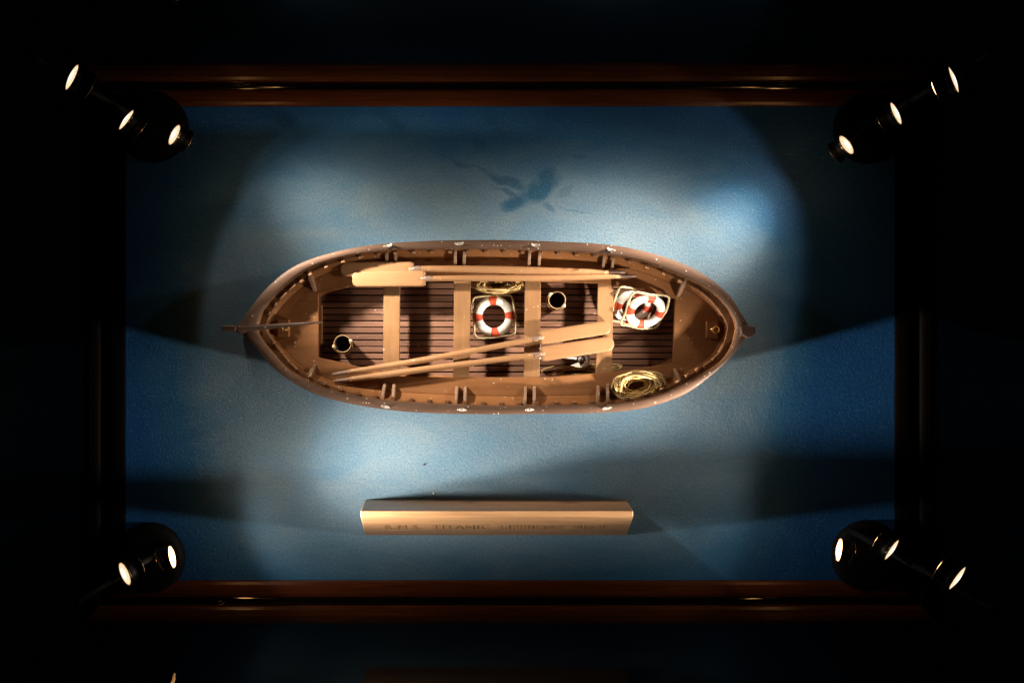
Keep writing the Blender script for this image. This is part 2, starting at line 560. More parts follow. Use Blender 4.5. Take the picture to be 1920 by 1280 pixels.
# px, py of each lens in the photograph, height, horizontal aim in image axes (y down), apparent aspect of the lens
STANDS = [
    ('upper left', (-.632, .376), (-.672, .400), [(327, 253, .190, (.90, .44), .33, .24), (237, 225, .375, (.80, .60), .19, 1.6), (135, 145, .63, (.905, .426), .21, .11)]),
    ('upper right', (.630, .380), (.668, .398), [(1587, 272, .172, (-.80, .60), .38, .38), (1680, 213, .375, (-.907, .42), .23, 1.7), (1788, 150, .63, (-.937, .35), .13, .075)]),
    ('lower right', (.632, -.352), (.664, -.400), [(1573, 1030, .19, (-.985, -.17), None, 2.6), (1672, 1030, .375, (-.815, -.58), .17, 1.5), (1795, 1083, .63, (-.80, -.60), .16, .08)]),
    ('lower left', (-.634, -.379), (-.678, -.404), [(323, 1043, .157, (.972, -.235), None, 4.2), (234, 1075, .375, (.926, -.377), .33, 1.1)]),
]
LAB = {'upper left': 'black pole of three lit spotlights in the upper left corner, beyond the tiller end',
       'upper right': 'black pole of three lit spotlights in the upper right corner beyond the stacked life rings',
       'lower right': 'black pole of three lit spotlights in the corner right of the wooden name block',
       'lower left': 'black pole with only two lit spotlights, left of the wooden name block'}
for name, pole, flange, heads in STANDS:
    root = thing('lamp_stand', (pole[0], pole[1], 0), LAB[name], 'lamp stand', 'spotlight stands at the corners of the base')
    R0 = root.location
    mb = MB(); mb.lathe([(.0001, .022), (.045, .022), (.058, .020), (.064, .014), (.066, .0), (.0001, .0)], (flange[0], flange[1], .0005), 48)
    mb.build('base', M['black'], root, origin=R0)
    top = heads[-1][2] + (.03 if len(heads) == 3 else .12)
    mb = MB(); mb.tube([(pole[0], pole[1], .018), (pole[0], pole[1], top * .5), (pole[0], pole[1], top)], [.0065, .0055, .0045], 14)
    mb.build('pole', M['black'], root, origin=R0)
    for px, py, z, aim, asp, power in heads:
        pos = P(px, py, z); a = (aim[0], -aim[1])
        e = solve_elev(pos, a, asp) if asp is not None else math.radians(-3.0)   # these two shine almost level
        print('LAMP', name, z, tuple(round(x, 3) for x in pos), round(math.degrees(e), 1))
        lamp_head(root, pos, a, e, pole, power, CUTOFF, asp is None)

# ------------------------------------------------------------------ lifeboat
def zg(px):
    t = (px - 925) / 490
    return .112 + .022 * abs(t) ** 2.2


OUT_TOP = [(440, 613), (452, 602), (472, 572), (501, 538), (544, 503), (602, 479), (689, 460), (800, 451.5), (930, 449.5), (1030, 452), (1145, 459), (1232, 477.5), (1304, 505), (1362, 546), (1392, 590), (1408, 616)]
OUT_BOT = [(440, 613), (455, 628), (478, 650), (515, 693), (573, 731), (631, 751), (718, 767), (800, 774), (920, 776.5), (1030, 775.5), (1117, 774), (1203, 766), (1276, 743), (1319, 716), (1362, 679), (1394, 640), (1408, 616)]
IN_TOP = [(482, 613), (486, 596), (495, 577), (524, 544), (573, 506), (640, 482), (724, 470), (800, 467.5), (930, 467), (1030, 470), (1117, 475), (1203, 489), (1290, 522), (1333, 545), (1362, 574), (1377, 598), (1381, 616)]
IN_BOT = [(482, 613), (486, 630), (510, 661), (544, 696), (602, 725), (689, 746), (800, 755.5), (930, 760), (1030, 759.5), (1160, 755), (1247, 736), (1313, 704), (1354, 676), (1374, 644), (1381, 616)]
NS = 90


def loop(top, bot):
    a = smooth_curve([(x, y, 0) for x, y in top], NS)
    b = smooth_curve([(x, y, 0) for x, y in bot], NS)
    return a + b[-2:0:-1]      # closed px loop: left tip, along the far side, right tip, back along the near side


OUT = loop(OUT_TOP, OUT_BOT); INN = loop(IN_TOP, IN_BOT)
OUTW = [P(p.x, p.y, zg(p.x)) for p in OUT]
INW = [P(p.x, p.y, zg(p.x)) for p in INN]
CW = P(924, 613, .114); CY = CW.y
BOAT_LOC = (CW.x, CW.y, 0)
boat = thing('lifeboat', BOAT_LOC, 'brown wooden model lifeboat pointed at both ends, resting on the blue base', 'boat')
BL = Vector(BOAT_LOC)


def part(mb, name, mat, parent=None, **kw):
    return mb.build(name, mat, parent or boat, origin=BL, **kw)


def scaled(ptsw, fy, fx, z_of):
    return [Vector((CW.x + (p.x - CW.x) * fx, CY + (p.y - CY) * fy, z_of(p))) for p in ptsw]


# hull shell, outside
mb = MB(); rows = []
for fz, fy, fx in ((.93, .997, .999), (.8, .993, .997), (.62, .98, .99), (.44, .95, .978), (.28, .89, .96), (.17, .80, .942), (.09, .64, .92), (.05, .40, .90), (.035, .03, .88)):
    rows.append(scaled(OUTW, fy, fx, lambda p, fz=fz: p.z * fz))
mb.grid(rows, closed_v=True)
# inside skin down to the floor
rin = []
ZB = .070
for k, (fy, fx) in enumerate(((1.0, 1.0), (.998, .999), (.972, .992), (.885, .965), (.80, .94), (.62, .90))):
    zz = (None, .85, .55, .0, -.35, -1)[k]
    def zf(p, k=k, zz=zz):
        if k == 0: return p.z - .006
        if zz >= 0: return ZB + (p.z - .008 - ZB) * zz
        return ZB + (.024 - ZB) * (-zz) - .004
    rin.append(scaled(INW, fy, fx, zf))
hull = part(mb, 'hull', M['hull'])
mb = MB(); mb.grid(rin, closed_v=True, flip=True)
part(mb, 'inner_planking', M['bench'])
# keel
mb = MB(); mb.box((CW.x, CY, .006), (.80, .012, .0115)); part(mb, 'keel', M['hull'], bevel=.002)

# gunwale cap
mb = MB(); rows = []
for w, dz in ((.0, -.014), (-.012, -.006), (.02, -.0015), (.10, .0), (.5, .0012), (.86, .0), (.97, -.0018), (1.0, -.006), (1.0, -.014)):
    rows.append([a.lerp(b, w) + Vector((0, 0, dz)) for a, b in zip(OUTW, INW)])
mb.grid(rows, closed_u=True, closed_v=True)
gunwale = part(mb, 'gunwale', M['gunwale'])

# inwale: the ledge under the cap, wider towards the two ends
mb = MB(); rows = []
ratio = []
for p in INN:
    t = abs((p.x - 930) / 450)
    ratio.append(.0012 + .0115 * max(0, (t - .5) / .5) ** 1.1)
def inward(i, d, z):
    p = INW[i]; a = INW[(i - 1) % len(INW)]; b = INW[(i + 1) % len(INW)]
    t = (b - a); nrm = Vector((t.y, -t.x, 0)).normalized()
    if nrm.dot(Vector((CW.x - p.x, CY - p.y, 0))) < 0: nrm = -nrm
    return Vector((p.x, p.y, 0)) + nrm * d + Vector((0, 0, z))
n = len(INW)
for dd, dz in ((-.002, -.0145), (1, -.0145), (1, -.021), (-.002, -.021)):
    rows.append([inward(i, ratio[i] if dd == 1 else dd, INW[i].z + dz) for i in range(n)])
mb.grid(rows, closed_u=True, closed_v=True, smooth=False)
part(mb, 'inwale', M['rib'])

# rib heads along the inside, just under the gunwale
acc = 0.0; last = None; nxt = .012; ribs = 0
ring = INW + [INW[0]]
for i in range(n):
    seg = (ring[i + 1] - ring[i]).length
    acc += seg
    if acc >= nxt:
        px = INN[i].x
        step = .027 if 560 < px < 1290 else .0195
        nxt = acc + step * random.uniform(.92, 1.08)
        if INN[i].x < 490 or INN[i].x > 1374: continue
        d = ratio[i]
        w = .0070 if 560 < px < 1290 else random.choice((.0165, .0172, .0072))
        e = .0052 if 560 < px < 1290 else (.0048 if w < .01 else .0016)
        e *= random.uniform(.8, 1.15)
        t = (ring[i + 1] - ring[i]); ang = math.atan2(t.y, t.x) + random.uniform(-.06, .06)
        z = INW[i].z
        c = inward(i, d + e / 2 - .001, z)
        low = inward(i, d + e / 2 - .001, z)
        mb = MB(); mb.box((c.x, c.y, z - .0155 - (0 if 560 < px < 1290 else .002)), (w, e + .002, .016), ang)
        part(mb, 'rib', M['rib'], bevel=.0008); ribs += 1
print('RIBS', ribs)

# bench ring (side benches and end sheets) with the long opening
OPEN = [(597, 551), (668, 535), (720, 529), (850, 527), (985, 527.5), (1117, 531), (1185, 540), (1266, 560), (1261.5, 681), (1190, 692), (1145, 697), (1030, 706.5), (850, 707.5), (718, 704.5), (672, 687), (597, 670)]
OPW = [P(x, y, ZB) for x, y in OPEN]
BOUT = scaled(INW, .885, .965, lambda p: ZB)
C0 = P(930, 615, ZB)


def ray_hit(poly, ang):
    d = Vector((math.cos(ang), math.sin(ang)))
    best = None
    for a, b in zip(poly, poly[1:] + poly[:1]):
        e = Vector((b.x - a.x, b.y - a.y)); ao = Vector((a.x - C0.x, a.y - C0.y))
        den = d.x * e.y - d.y * e.x
        if abs(den) < 1e-12: continue
        t = (ao.x * e.y - ao.y * e.x) / den; u = (ao.x * d.y - ao.y * d.x) / den
        if t > 0 and -1e-6 <= u <= 1 + 1e-6 and (best is None or t < best): best = t
    return Vector((C0.x + d.x * best, C0.y + d.y * best, ZB))


angs = sorted([math.atan2(p.y - C0.y, p.x - C0.x) for p in OPW] + [-math.pi + 2 * math.pi * k / 150 + .0007 for k in range(150)])
ro = [ray_hit(BOUT, a) for a in angs]; ri = [ray_hit(OPW, a) for a in angs]
up = Vector((0, 0, 1))
mb = MB()
rows = [[a.lerp(b, w) + up * dz for a, b in zip(ro, ri)] for w, dz in ((-.02, .002), (.3, .0006), (.7, .0), (1.0, .0), (1.0, -.009), (.8, -.009), (-.02, -.009))]
mb.grid(rows, closed_u=True, closed_v=True, smooth=False)
bench = part(mb, 'side_bench', M['bench'], bevel=.0010)

FLOOR_LOOP = scaled(INW, .77, .925, lambda p: ZB)


def board_limit(yy, right):
    xs_ = [p.x + (q.x - p.x) * (yy - p.y) / (q.y - p.y) for p, q in zip(FLOOR_LOOP, FLOOR_LOOP[1:] + FLOOR_LOOP[:1]) if (p.y - yy) * (q.y - yy) < 0]
    return max(xs_) if right else min(xs_)


# floor boards: separate strips with dark gaps, carried on a dark bottom
mb = MB()
ZF = .026
y = 530.0
k = 0
while y < 716:
    w = 9.9 + random.uniform(-.5, .5)
    a = P(585, y, ZF); b = P(1285, y + w, ZF)
    for q in (a, b):       # board ends stay inside the planking
        lim = board_limit(a.y if abs(a.y - CY) > abs(b.y - CY) else b.y, q.x > CW.x)
        q.x = min(q.x, lim) if q.x > CW.x else max(q.x, lim)
    dzz = random.uniform(-.0006, .0006)
    mb.box(((a.x + b.x) / 2, (a.y + b.y) / 2, ZF - .004 + dzz), (b.x - a.x, abs(a.y - b.y), .008), random.uniform(-.0006, .0006))
    y += 12.05; k += 1
part(mb, 'floor_boards', M['plank'], bevel=.0009)
mb = MB(); bl_ = scaled(INW, .70, .91, lambda p: ZB)
mb.prism([(p.x, p.y) for p in bl_], .0135, .0150)
part(mb, 'bilge_bottom', M['black'])

# end bulkheads below the bench and the little cleat on the left one
for xs in (592, 1271):
    a = P(xs, 690, ZB); b = P(xs, 540, ZB)
    mb = MB(); mb.box((a.x, (a.y + b.y) / 2, .044), (.006, abs(b.y - a.y) * .84, .034)); part(mb, 'bulkhead', M['hull'])
a = P(601, 608, .06)
mb = MB(); mb.box((a.x, a.y, .056), (.0055, .071, .008)); part(mb, 'cleat_board', M['bench'], bevel=.0008)

# thwarts
for xa0, xa1, xb0, xb1 in ((719.6, 750, 718, 748.5), (851.5, 882.5, 849.5, 880), (984, 1014.5, 982, 1011.5), (1121.5, 1151, 1116.5, 1146.5)):
    zt = ZB - .0012
    yt, yb = 520, 712
    poly = [P(xb0, yb, zt), P(xb1, yb, zt), P(xa1, yt, zt), P(xa0, yt, zt)]
    mb = MB(); mb.prism([(p.x, p.y) for p in poly], zt - .0075, zt)
    part(mb, 'thwart', M['thwart'], bevel=.0009)

# knees under the gunwale
def knee(pa, pb, zo, zi, th=.0050):
    """pa = px of the outer end at the gunwale, pb = px of the inner toe on the bench"""
    A = P(pa[0], pa[1], zo); B = P(pb[0], pb[1], zi)
    d = Vector((B.x - A.x, B.y - A.y, 0)); L = d.length; d.normalize()
    s = Vector((-d.y, d.x, 0)) * th / 2
    prof = []
    for k in range(9):
        t = k / 8
        u = L * t
        prof.append((u, zo - (zo - zi - .004) * (t ** 2.4)))
    prof.append((L, zi)); prof.append((-.008 if True else 0, zi)); prof.append((-.004, zo))
    A0 = Vector((A.x, A.y, 0))
    m_ = MB(); nn = len(prof)
    vs = [A0 + d * u + s + up * z for u, z in prof] + [A0 + d * u - s + up * z for u, z in prof]
    fs = [list(range(nn)), [nn + i for i in range(nn)][::-1]]
    for i in range(nn): fs.append([i, nn + i, nn + (i + 1) % nn, (i + 1) % nn])
    m_.add(vs, fs)
    return part(m_, 'knee', M['knee'], bevel=.0007)


zk = .101
for x, xi, yo, yi in ((725, 726, 471, 494), (741, 743, 470, 494), (853.5, 854.5, 468, 502), (871, 870.5, 468, 502), (993, 991.5, 469, 504), (1012, 1010, 470, 504), (1133, 1130, 476, 505), (1150, 1147, 477, 506)):
    knee((x, yo), (xi, yi), zk, ZB + .0006)
for x, xi, yo, yi in ((717, 722, 750, 718), (738, 739, 751, 719), (855, 857, 757, 724), (872, 872.5, 757, 724), (984, 985.5, 759, 724), (1001, 1002, 759, 724), (1121, 1121, 757, 722), (1139, 1139.5, 756, 719)):
    knee((x, yo), (xi, yi), zk, ZB + .0006)
for pa, pb in (((577, 506), (591.5, 546)), ((574, 719), (591, 683)), ((1287, 519), (1270.5, 557)), ((1277, 725), (1264, 691))):
    knee(pa, pb, zg(pa[0]) - .012, ZB + .0008, .0055)

# mooring blocks with brass rings on the end sheets
for cx, cy, rx in ((531, 615, 534), (1335, 618, 1343)):
    z0 = ZB + .001
    c = P(cx, cy, z0 + .012)
    mb = MB(); mb.box((c.x, c.y, z0 + .006), (.0205, .031, .013))
    blk = part(mb, 'mooring_block', M['bench'], bevel=.001)
    c2 = P(rx, cy - (0 if cx > 900 else 2), z0 + .02)
    pts = [(c2.x + .0058 * math.cos(t), c2.y + .0058 * math.sin(t), z0 + .0185 + .0025 * math.sin(t)) for t in [2 * math.pi * k / 20 for k in range(20)]]
    mb = MB(); mb.tube(pts, .0011, 7, closed=True)
    mb.tube([(c2.x - .005, c2.y, z0 + .0125), (c2.x - .0052, c2.y, z0 + .0165), (c2.x - .004, c2.y, z0 + .0195)], .0015, 7)
    mb.lathe([(.0001, .004), (.002, .003), (.003, .0)], (c2.x - .0062, c2.y + .001, z0 + .0128), 12)
    part(mb, 'mooring_ring', M['brass'], blk)

# stem and stern posts
zt = zg(1408) + .008
mb = MB()
pr = [(1388, 611.5), (1402, 609.5), (1416.5, 611.5), (1417, 625), (1409, 632), (1402, 634), (1390, 626)]
pw = [P(x, y, zt) for x, y in pr]
mb.prism([(p.x, p.y) for p in pw][::-1], .03, zt)
part(mb, 'stem_post', M['tiller'], bevel=.0022)
zt = zg(442) + .006
mb = MB()
pr = [(441, 607), (449, 604), (462, 608), (464, 620), (452, 626), (445, 625), (440, 619)]
pw = [P(x, y, zt) for x, y in pr]
mb.prism([(p.x, p.y) for p in pw][::-1], .03, zt)
part(mb, 'stern_post', M['tiller'], bevel=.0022)

# rudder hung on the stern post, with its tiller
zr = .148
mb = MB()
pr = [(414.5, 611), (417, 609), (442, 609.5), (442, 620.5), (418, 621), (414.5, 618.5)]
pw = [P(x, y, zr) for x, y in pr]
mb.prism([(p.x, p.y) for p in pw][::-1], .02, zr)
rud = part(mb, 'rudder', M['tiller'], bevel=.002)
zr2 = .1525
def plan(pts, z):
    return [P(x, y, z) for x, y in pts]
mb = MB()
tp = [(441, 615, 6.0), (450, 615.5, 7.0), (458, 615, 5.2), (484, 613.8, 4.8), (530, 610, 4.0), (570, 606.6, 2.8), (604, 603.8, 1.5)]
mb.tube([P(x, y, zr2 - .012 - .00006 * (x - 441) * .6) for x, y, r in tp], [r * K for _, _, r in tp], 12, flat=.7)
mb.build('tiller', M['tiller'], rud, origin=BL)

# rowlocks on the gunwale
for x, yy, ang in ((728, 461, .25), (861, 457, .08), (1004, 459.5, -.08), (1145, 468.5, -.3), (723, 762.5, -.25), (866, 768, -.05), (993, 768, .03), (1138, 765, .18)):
    z0 = zg(x) + .0015
    c = P(x, yy, z0 + .004)
    mb = MB()
    rows = []
    ca, sa = math.cos(ang), math.sin(ang)
    def tr(u, v): return (c.x + u * ca - v * sa, c.y + u * sa + v * ca)
    for (rr, dz) in ((1.0, -.0005), (1.0, .0012), (.82, .0020), (.02, .0024)):
        rows.append([(*tr(.0070 * rr * math.cos(t), .0028 * rr * math.sin(t)), z0 + dz) for t in [2 * math.pi * k / 18 for k in range(18)]])
    mb.grid(rows, closed_v=True, flip=True)
    for sgn in (-1, 1):
        pts = [(*tr(sgn * .0028, 0), z0 + .001), (*tr(sgn * .0062, .0002), z0 + .005), (*tr(sgn * .0068, .0004), z0 + .010), (*tr(sgn * .0060, .0006), z0 + .0135)]
        mb.tube(pts, [.0019, .0017, .0015, .0017], 8)
    part(mb, 'rowlock', M['silver'], gunwale)

# ------------------------------------------------------------------ oars
def oar(label, tip, neck, w, loom, zs, skew=0.0, corner=.45):
    """tip/neck: px ends of the blade; loom: list of (px,py,r_px) from the neck to the handle end; zs: heights (tip, neck, handle)"""
    zt_, zn, zh = zs
    T = P(*tip, zt_); Nk = P(*neck, zn)
    root = thing('oar', (Nk.x, Nk.y, zn), label, 'oar', 'oars laid along the boat')
    org = root.location
    ax = (Nk - T); L = ax.length; ax.normalize()
    side = up.cross(ax).normalized(); nrm = ax.cross(side).normalized()
    half = w * K / 2
    # blade as a thin rounded slab, lofted across its outline
    prof = []
    nseg = 40
    for k in range(nseg + 1):
        u = L * (k / nseg) ** 1.9
        r = half * corner * 1.6
        if u < r: hw = half - r + math.sqrt(max(0, r * r - (r - u) ** 2)) * 1.0
        else: hw = half * (1 + .05 * (u / L - .5))
        if L - u < .004: hw = half * (.86 + .14 * ((L - u) / .004))
        prof.append((u, max(hw, half * .05)))
    rows = []
    for u, hw in prof:
        c = T + ax * u
        th = .0032 + .0012 * (u / L)
        row = []
        for j in range(20):
            a = 2 * math.pi * j / 20
            ca, sa = math.cos(a), math.sin(a)
            ex = .35
            x = hw * math.copysign(abs(ca) ** ex, ca); z = th * math.copysign(abs(sa) ** .6, sa)
            row.append(c + side * x + nrm * z)
        rows.append(row)
    mb = MB(); mb.grid(rows, closed_v=True)
    mb.add(rows[0], [list(range(20))]); mb.add(rows[-1], [list(range(20))[::-1]])
    mb.build('blade', M['oar'], root, origin=org)
    # loom
    d = [0.0]
    for a, b in zip(loom, loom[1:]): d.append(d[-1] + math.hypot(b[0] - a[0], b[1] - a[1]))
    pts = []; rr = []
    for (x, y_, r), dd in zip(loom, d):
        z = zn + (zh - zn) * dd / d[-1]
        pts.append((x, y_, z, r))
    # resample smoothly
    sp = smooth_curve([(x, y_, r) for x, y_, z, r in pts], 40)
    P3 = []; RR = []
    for k, q in enumerate(sp):
        z = zn + (zh - zn) * k / 39
        P3.append(P(q.x, q.y, z)); RR.append(max(.0008, q.z * K))
    cut = 36
    start = [Nk - ax * .010 + nrm * .001]
    mb = MB(); mb.tube(start + P3[:cut + 1], [RR[0] * .9] + RR[:cut + 1], 14)
    mb.build('loom', M['oar'], root, origin=org)
    mb = MB(); mb.tube([P3[cut - 1]] + P3[cut:], [RR[cut - 1] * .80] + [r * .84 for r in RR[cut:39]] + [RR[39]], 12)
    mb.build('handle', M['grip'], root, origin=org)
    # leathered neck where the loom enters the blade
    mb = MB(); nk = [Nk - ax * .004 + nrm * .0007, Nk + (P3[1] - P3[0]) * .3, P3[1], P3[2].lerp(P3[1], .7)]
    mb.tube(nk, [RR[0] * 1.02, RR[0] * 1.06, RR[1] * 1.04, RR[1] * 1.02], 14)
    mb.build('neck', M['grip'], root, origin=org)
    return root


oar('tan oar nearest the far gunwale, its blade half in shadow beside the other blade', (639.5, 505), (776, 505), 27,
    [(776, 505.5, 5.6), (800, 504, 5.8), (900, 505.5, 7.0), (1000, 508, 7.2), (1080, 509.5, 6.2), (1140, 510, 4.6), (1172, 510, 3.6)], (.083, .085, .083))
oar('tan oar along the far bench with its blade crossing the first thwart', (661, 523.5), (798, 522), 28.5,
    [(798, 523, 4.6), (830, 522, 5.2), (900, 521.5, 5.6), (1000, 521.5, 5.8), (1080, 520.5, 5.4), (1150, 518.5, 4.2), (1193, 517, 2.6)], (.0855, .0875, .084))
oar('tan oar slanting across the boat, the one closer to the round life ring', (1145, 612.5), (1011, 633.5), 25,
    [(1011, 634.5, 4.8), (985, 638.5, 5.0), (880, 659, 5.4), (780, 677, 5.6), (700, 690, 5.2), (650, 697.5, 4.2), (623, 702, 2.6)], (.0785, .0815, .083), corner=.62)
oar('tan oar slanting across the boat with its blade over the grey anchor', (1151, 643), (1013, 664), 27,
    [(1013, 664.5, 4.6), (985, 667.5, 5.0), (880, 681, 5.4), (780, 694, 5.8), (700, 705, 5.6), (655, 711, 4.4), (626, 714.5, 2.8)], (.0765, .080, .083), corner=.62)

# ------------------------------------------------------------------ life rings
def life_ring():
    root = thing('life_ring', (0, 0, 0), 'x', 'life ring', 'white life rings with red bands in the boat')
    R, r = .0292, .0080
    def tor(a, rr, fl=.82):
        return [((R + rr * math.cos(t)) * math.cos(a), (R + rr * math.cos(t)) * math.sin(a), rr * fl * math.sin(t)) for t in [2 * math.pi * k / 22 for k in range(22)]]
    mb = MB(); mb.grid([tor(2 * math.pi * k / 72, r) for k in range(72)], closed_u=True, closed_v=True)
    mb.build('ring', M['white'], root)
    for q in range(4):
        a0 = q * math.pi / 2
        mb = MB(); mb.grid([tor(a0 + (-.225 + .45 * k / 8), r + .0005) for k in range(9)], closed_v=True)
        mb.build('band', M['red'], root)
    pts = []
    for k in range(240):
        a = 2 * math.pi * k / 240
        ca, sa = abs(math.cos(a)), abs(math.sin(a))
        rad = .0376 / (ca ** 9 + sa ** 9) ** (1 / 9)
        wob = 1 + .012 * math.sin(3 * a + 1) + .01 * math.sin(7 * a)
        pts.append((rad * wob * math.cos(a), rad * wob * math.sin(a), -.001 + .002 * math.sin(4 * a + .7)))
    mb = MB(); mb.tube(pts, .0021, 9, closed=True, lobes=3, pitch=.0058, amp=.2)
    mb.build('grab_rope', M['cord'], root)
    return root


proto = life_ring()
c = P(926, 593, .040); proto.location = c; proto.rotation_euler = (math.radians(3), math.radians(3), math.radians(4))
proto['label'] = 'white life ring with red bands lying alone on the floor boards between two thwarts'
r2 = copy_tree(proto); c = P(1187, 574, .052); r2.location = c
r2['label'] = 'white life ring with red bands underneath, half hidden by the one on top'
r3 = copy_tree(proto); c = P(1210, 583.5, .068); r3.location = c
r3['label'] = 'white life ring with red bands tilted on top of the other one'


def tilt(deg, axis_deg, spin):
    ax_ = Vector((math.cos(math.radians(axis_deg)), math.sin(math.radians(axis_deg)), 0))
    return (Quaternion(ax_, math.radians(deg)) @ Quaternion((0, 0, 1), math.radians(spin))).to_euler()


r2.rotation_euler = tilt(38, 17, -10)
r3.rotation_euler = tilt(40, 17, -12)

# ------------------------------------------------------------------ buckets
def bucket():
    root = thing('bucket', (0, 0, 0), 'x', 'bucket', 'small wooden buckets in the boat')
    mb = MB(); mb.lathe([(.0001, 0), (.0130, 0), (.0155, .032), (.0155, .0345), (.0142, .0345), (.0120, .002), (.0001, .002)], seg=36)
    mb.build('pail', M['bucket'], root)
    mb = MB(); mb.tube([(.0154 * math.cos(t), .0154 * math.sin(t), 0.0342) for t in [2 * math.pi * k / 40 for k in range(40)]], .0008, 8, closed=True, flat=.9)
    mb.build('rim', M['rim'], root)
    for s in (-1, 1):
        mb = MB()
        mb.tube([(s * .0140, -.0026, .0355), (s * .0168, -.0024, .0372), (s * .0182, 0, .0374), (s * .0168, .0024, .0372), (s * .0142, .0026, .0357)], .0014, 8)
        mb.lathe([(.0001, .003), (.0018, .0022), (.0026, .0), (.0022, -.003)], (s * .0160, 0, .0368), 12)
        mb.build('ear', M['cord'], root)
    pts = []
    for k in range(22):
        t = math.pi * k / 21
        pts.append((.0172 * math.cos(t), -.0188 * math.sin(t) ** .8, .036 - .010 * math.sin(t)))
    mb = MB(); mb.tube(pts, .0009, 7)
    mb.build('handle', M['rim'], root)
    return root


b1 = bucket(); b1.location = P(642, 644.5, ZF + .036) * 1.0; b1.location.z = ZF + .0006
b1.rotation_euler = (0, 0, math.radians(18)); b1['label'] = 'small dark wooden bucket near the tiller end of the boat'
b2 = copy_tree(b1); b2.location = P(1044.5, 562.5, ZF + .036); b2.location.z = ZF + .0006
b2.rotation_euler = (0, 0, math.radians(-40)); b2['label'] = 'small dark wooden bucket between the third and fourth thwarts, beside the slanting oar blades'

# ------------------------------------------------------------------ rope coils, loose line, anchor
def coil_path(c, rx, ry, turns, z0, zh, inner=.42, seed=1, ang=0.0, tail=True, squash=.35):
    rnd = random.Random(seed); pts = []
    N_ = 40
    sc = [inner + (1 - inner) * (rnd.random() ** .8) for _ in range(turns)]
    zz = []
    for s_ in sc:
        crown = 1 - abs((s_ - inner) / (1 - inner) - .55) * 1.2
        zz.append(z0 + zh * max(.02, rnd.random() ** .7 * max(.12, crown)))
    off = [(rnd.uniform(-.09, .09), rnd.uniform(-.12, .12), rnd.uniform(0, 6.28), rnd.uniform(0, 6.28), rnd.uniform(.02, .10), rnd.uniform(.008, .045)) for _ in range(turns)]
    ca, sa = math.cos(ang), math.sin(ang)
    total = turns * N_
    for i in range(total):
        t = i / N_; k = int(t); f = t - k; f = f * f * (3 - 2 * f)
        k2 = min(k + 1, turns - 1)
        a = 2 * math.pi * t
        def L(u, v): return u + (v - u) * f
        s_ = L(sc[k], sc[k2]); z = L(zz[k], zz[k2])
        o1, o2 = off[k], off[k2]
        w = 1 + L(o1[4], o2[4]) * math.sin(3 * a + o1[2]) + L(o1[5], o2[5]) * math.sin(7 * a + o1[3])
        x = rx * (s_ * w * math.cos(a) + L(o1[0], o2[0])); y_ = ry * (s_ * w * math.sin(a) + L(o1[1], o2[1]))
        z += zh * .12 * math.sin(4 * a + o1[2])
        pts.append((c.x + x * ca - y_ * sa, c.y + x * sa + y_ * ca, max(z0, z)))
    return pts


c = P(1195, 723, .085)
mb = MB(); mb.tube(coil_path(c, .0465, .0262, 38, ZB + .003, .030, .34, 5, .06), .00165, 7, lobes=2, pitch=.006, amp=.22)
o = mb.build('rope_coil', M['rope'], origin=(c.x, c.y, ZB), loc=(c.x, c.y, ZB))
tag(o, 'oval coil of pale straw coloured rope lying on the near bench', 'rope coil', 'coils of rope in the boat')
c = P(934, 534, .045)
mb = MB(); mb.tube(coil_path(c, .049, .017, 30, ZF + .004, .044, .20, 11, -.03), .0017, 7, lobes=2, pitch=.006, amp=.22)
o = mb.build('rope_coil', M['rope'], origin=(c.x, c.y, ZF), loc=(c.x, c.y, ZF))
tag(o, 'messy bundle of pale rope on the floor beside a life ring, partly under an oar', 'rope coil', 'coils of rope in the boat')

# loose line in long flat loops beside the anchor
rnd = random.Random(3)
ends = [(1016, 698), (1166, 685.5), (1044, 701), (1161, 690), (1030, 706), (1164, 688), (1050, 704), (1158, 693)]
pts = []
zl = .0300
for i in range(len(ends) - 1):
    (x0, y0), (x1, y1) = ends[i], ends[i + 1]
    sgn = 1 if x1 > x0 else -1
    for k in range(14):
        t = k / 14
        x = x0 + (x1 - x0) * (.5 - .5 * math.cos(math.pi * t))
        bow = math.sin(math.pi * t) * (-7.5 if sgn > 0 else 4.5) * rnd.uniform(.8, 1.1)
        bow += -6.0 * math.sin(math.pi * min(1, t * 2.5)) * (1 if sgn > 0 else 0) * .5
        yy = y0 + (y1 - y0) * t + bow + rnd.uniform(-.4, .4)
        pts.append(P(x, yy, zl + .0012 * i + .004 * math.sin(math.pi * t) * rnd.uniform(.6, 1)))
sm = smooth_curve(pts, 330)
mb = MB(); mb.tube(sm, .0017, 7, lobes=2, pitch=.006, amp=.22)
c = P(1090, 695, ZF)
o = mb.build('rope_line', M['oldrope'], origin=c, loc=c)
tag(o, 'loose tan line in flat loops on the floor boards beside the grey anchor', 'rope')

za = .047
c = P(1060, 672, ZF)
anchor = thing('anchor', c, 'small grey and silver anchor on the floor boards under the oar blade', 'anchor')
mb = MB(); mb.tube([P(1013, 664, za), P(1050, 668, za), P(1099, 672, za)], [.0030, .0034, .0042], 10)
mb.build('shank', M['iron'], anchor, origin=c)
mb = MB(); mb.tube([P(1012, 647, za + .004), P(1012.5, 660, za + .002), P(1012, 672, za + .002)], [.002, .0024, .002], 8)
mb.lathe([(.0001, .003), (.0025, .0015), (.003, -.001), (.0001, -.003)], P(1012.2, 670.5, za + .003), 12)
mb.build('stock', M['silver'], anchor, origin=c)
arm = smooth_curve([P(1078, 686, za + .006), P(1090, 686.5, za + .006), P(1098.5, 682, za + .004), P(1102, 674, za + .002), P(1099, 665, za + .004), P(1091, 657, za + .006), P(1080, 654, za + .006)], 30)
mb = MB(); mb.tube(arm, [.0020 + .0022 * math.sin(math.pi * k / 29) for k in range(30)], 10)
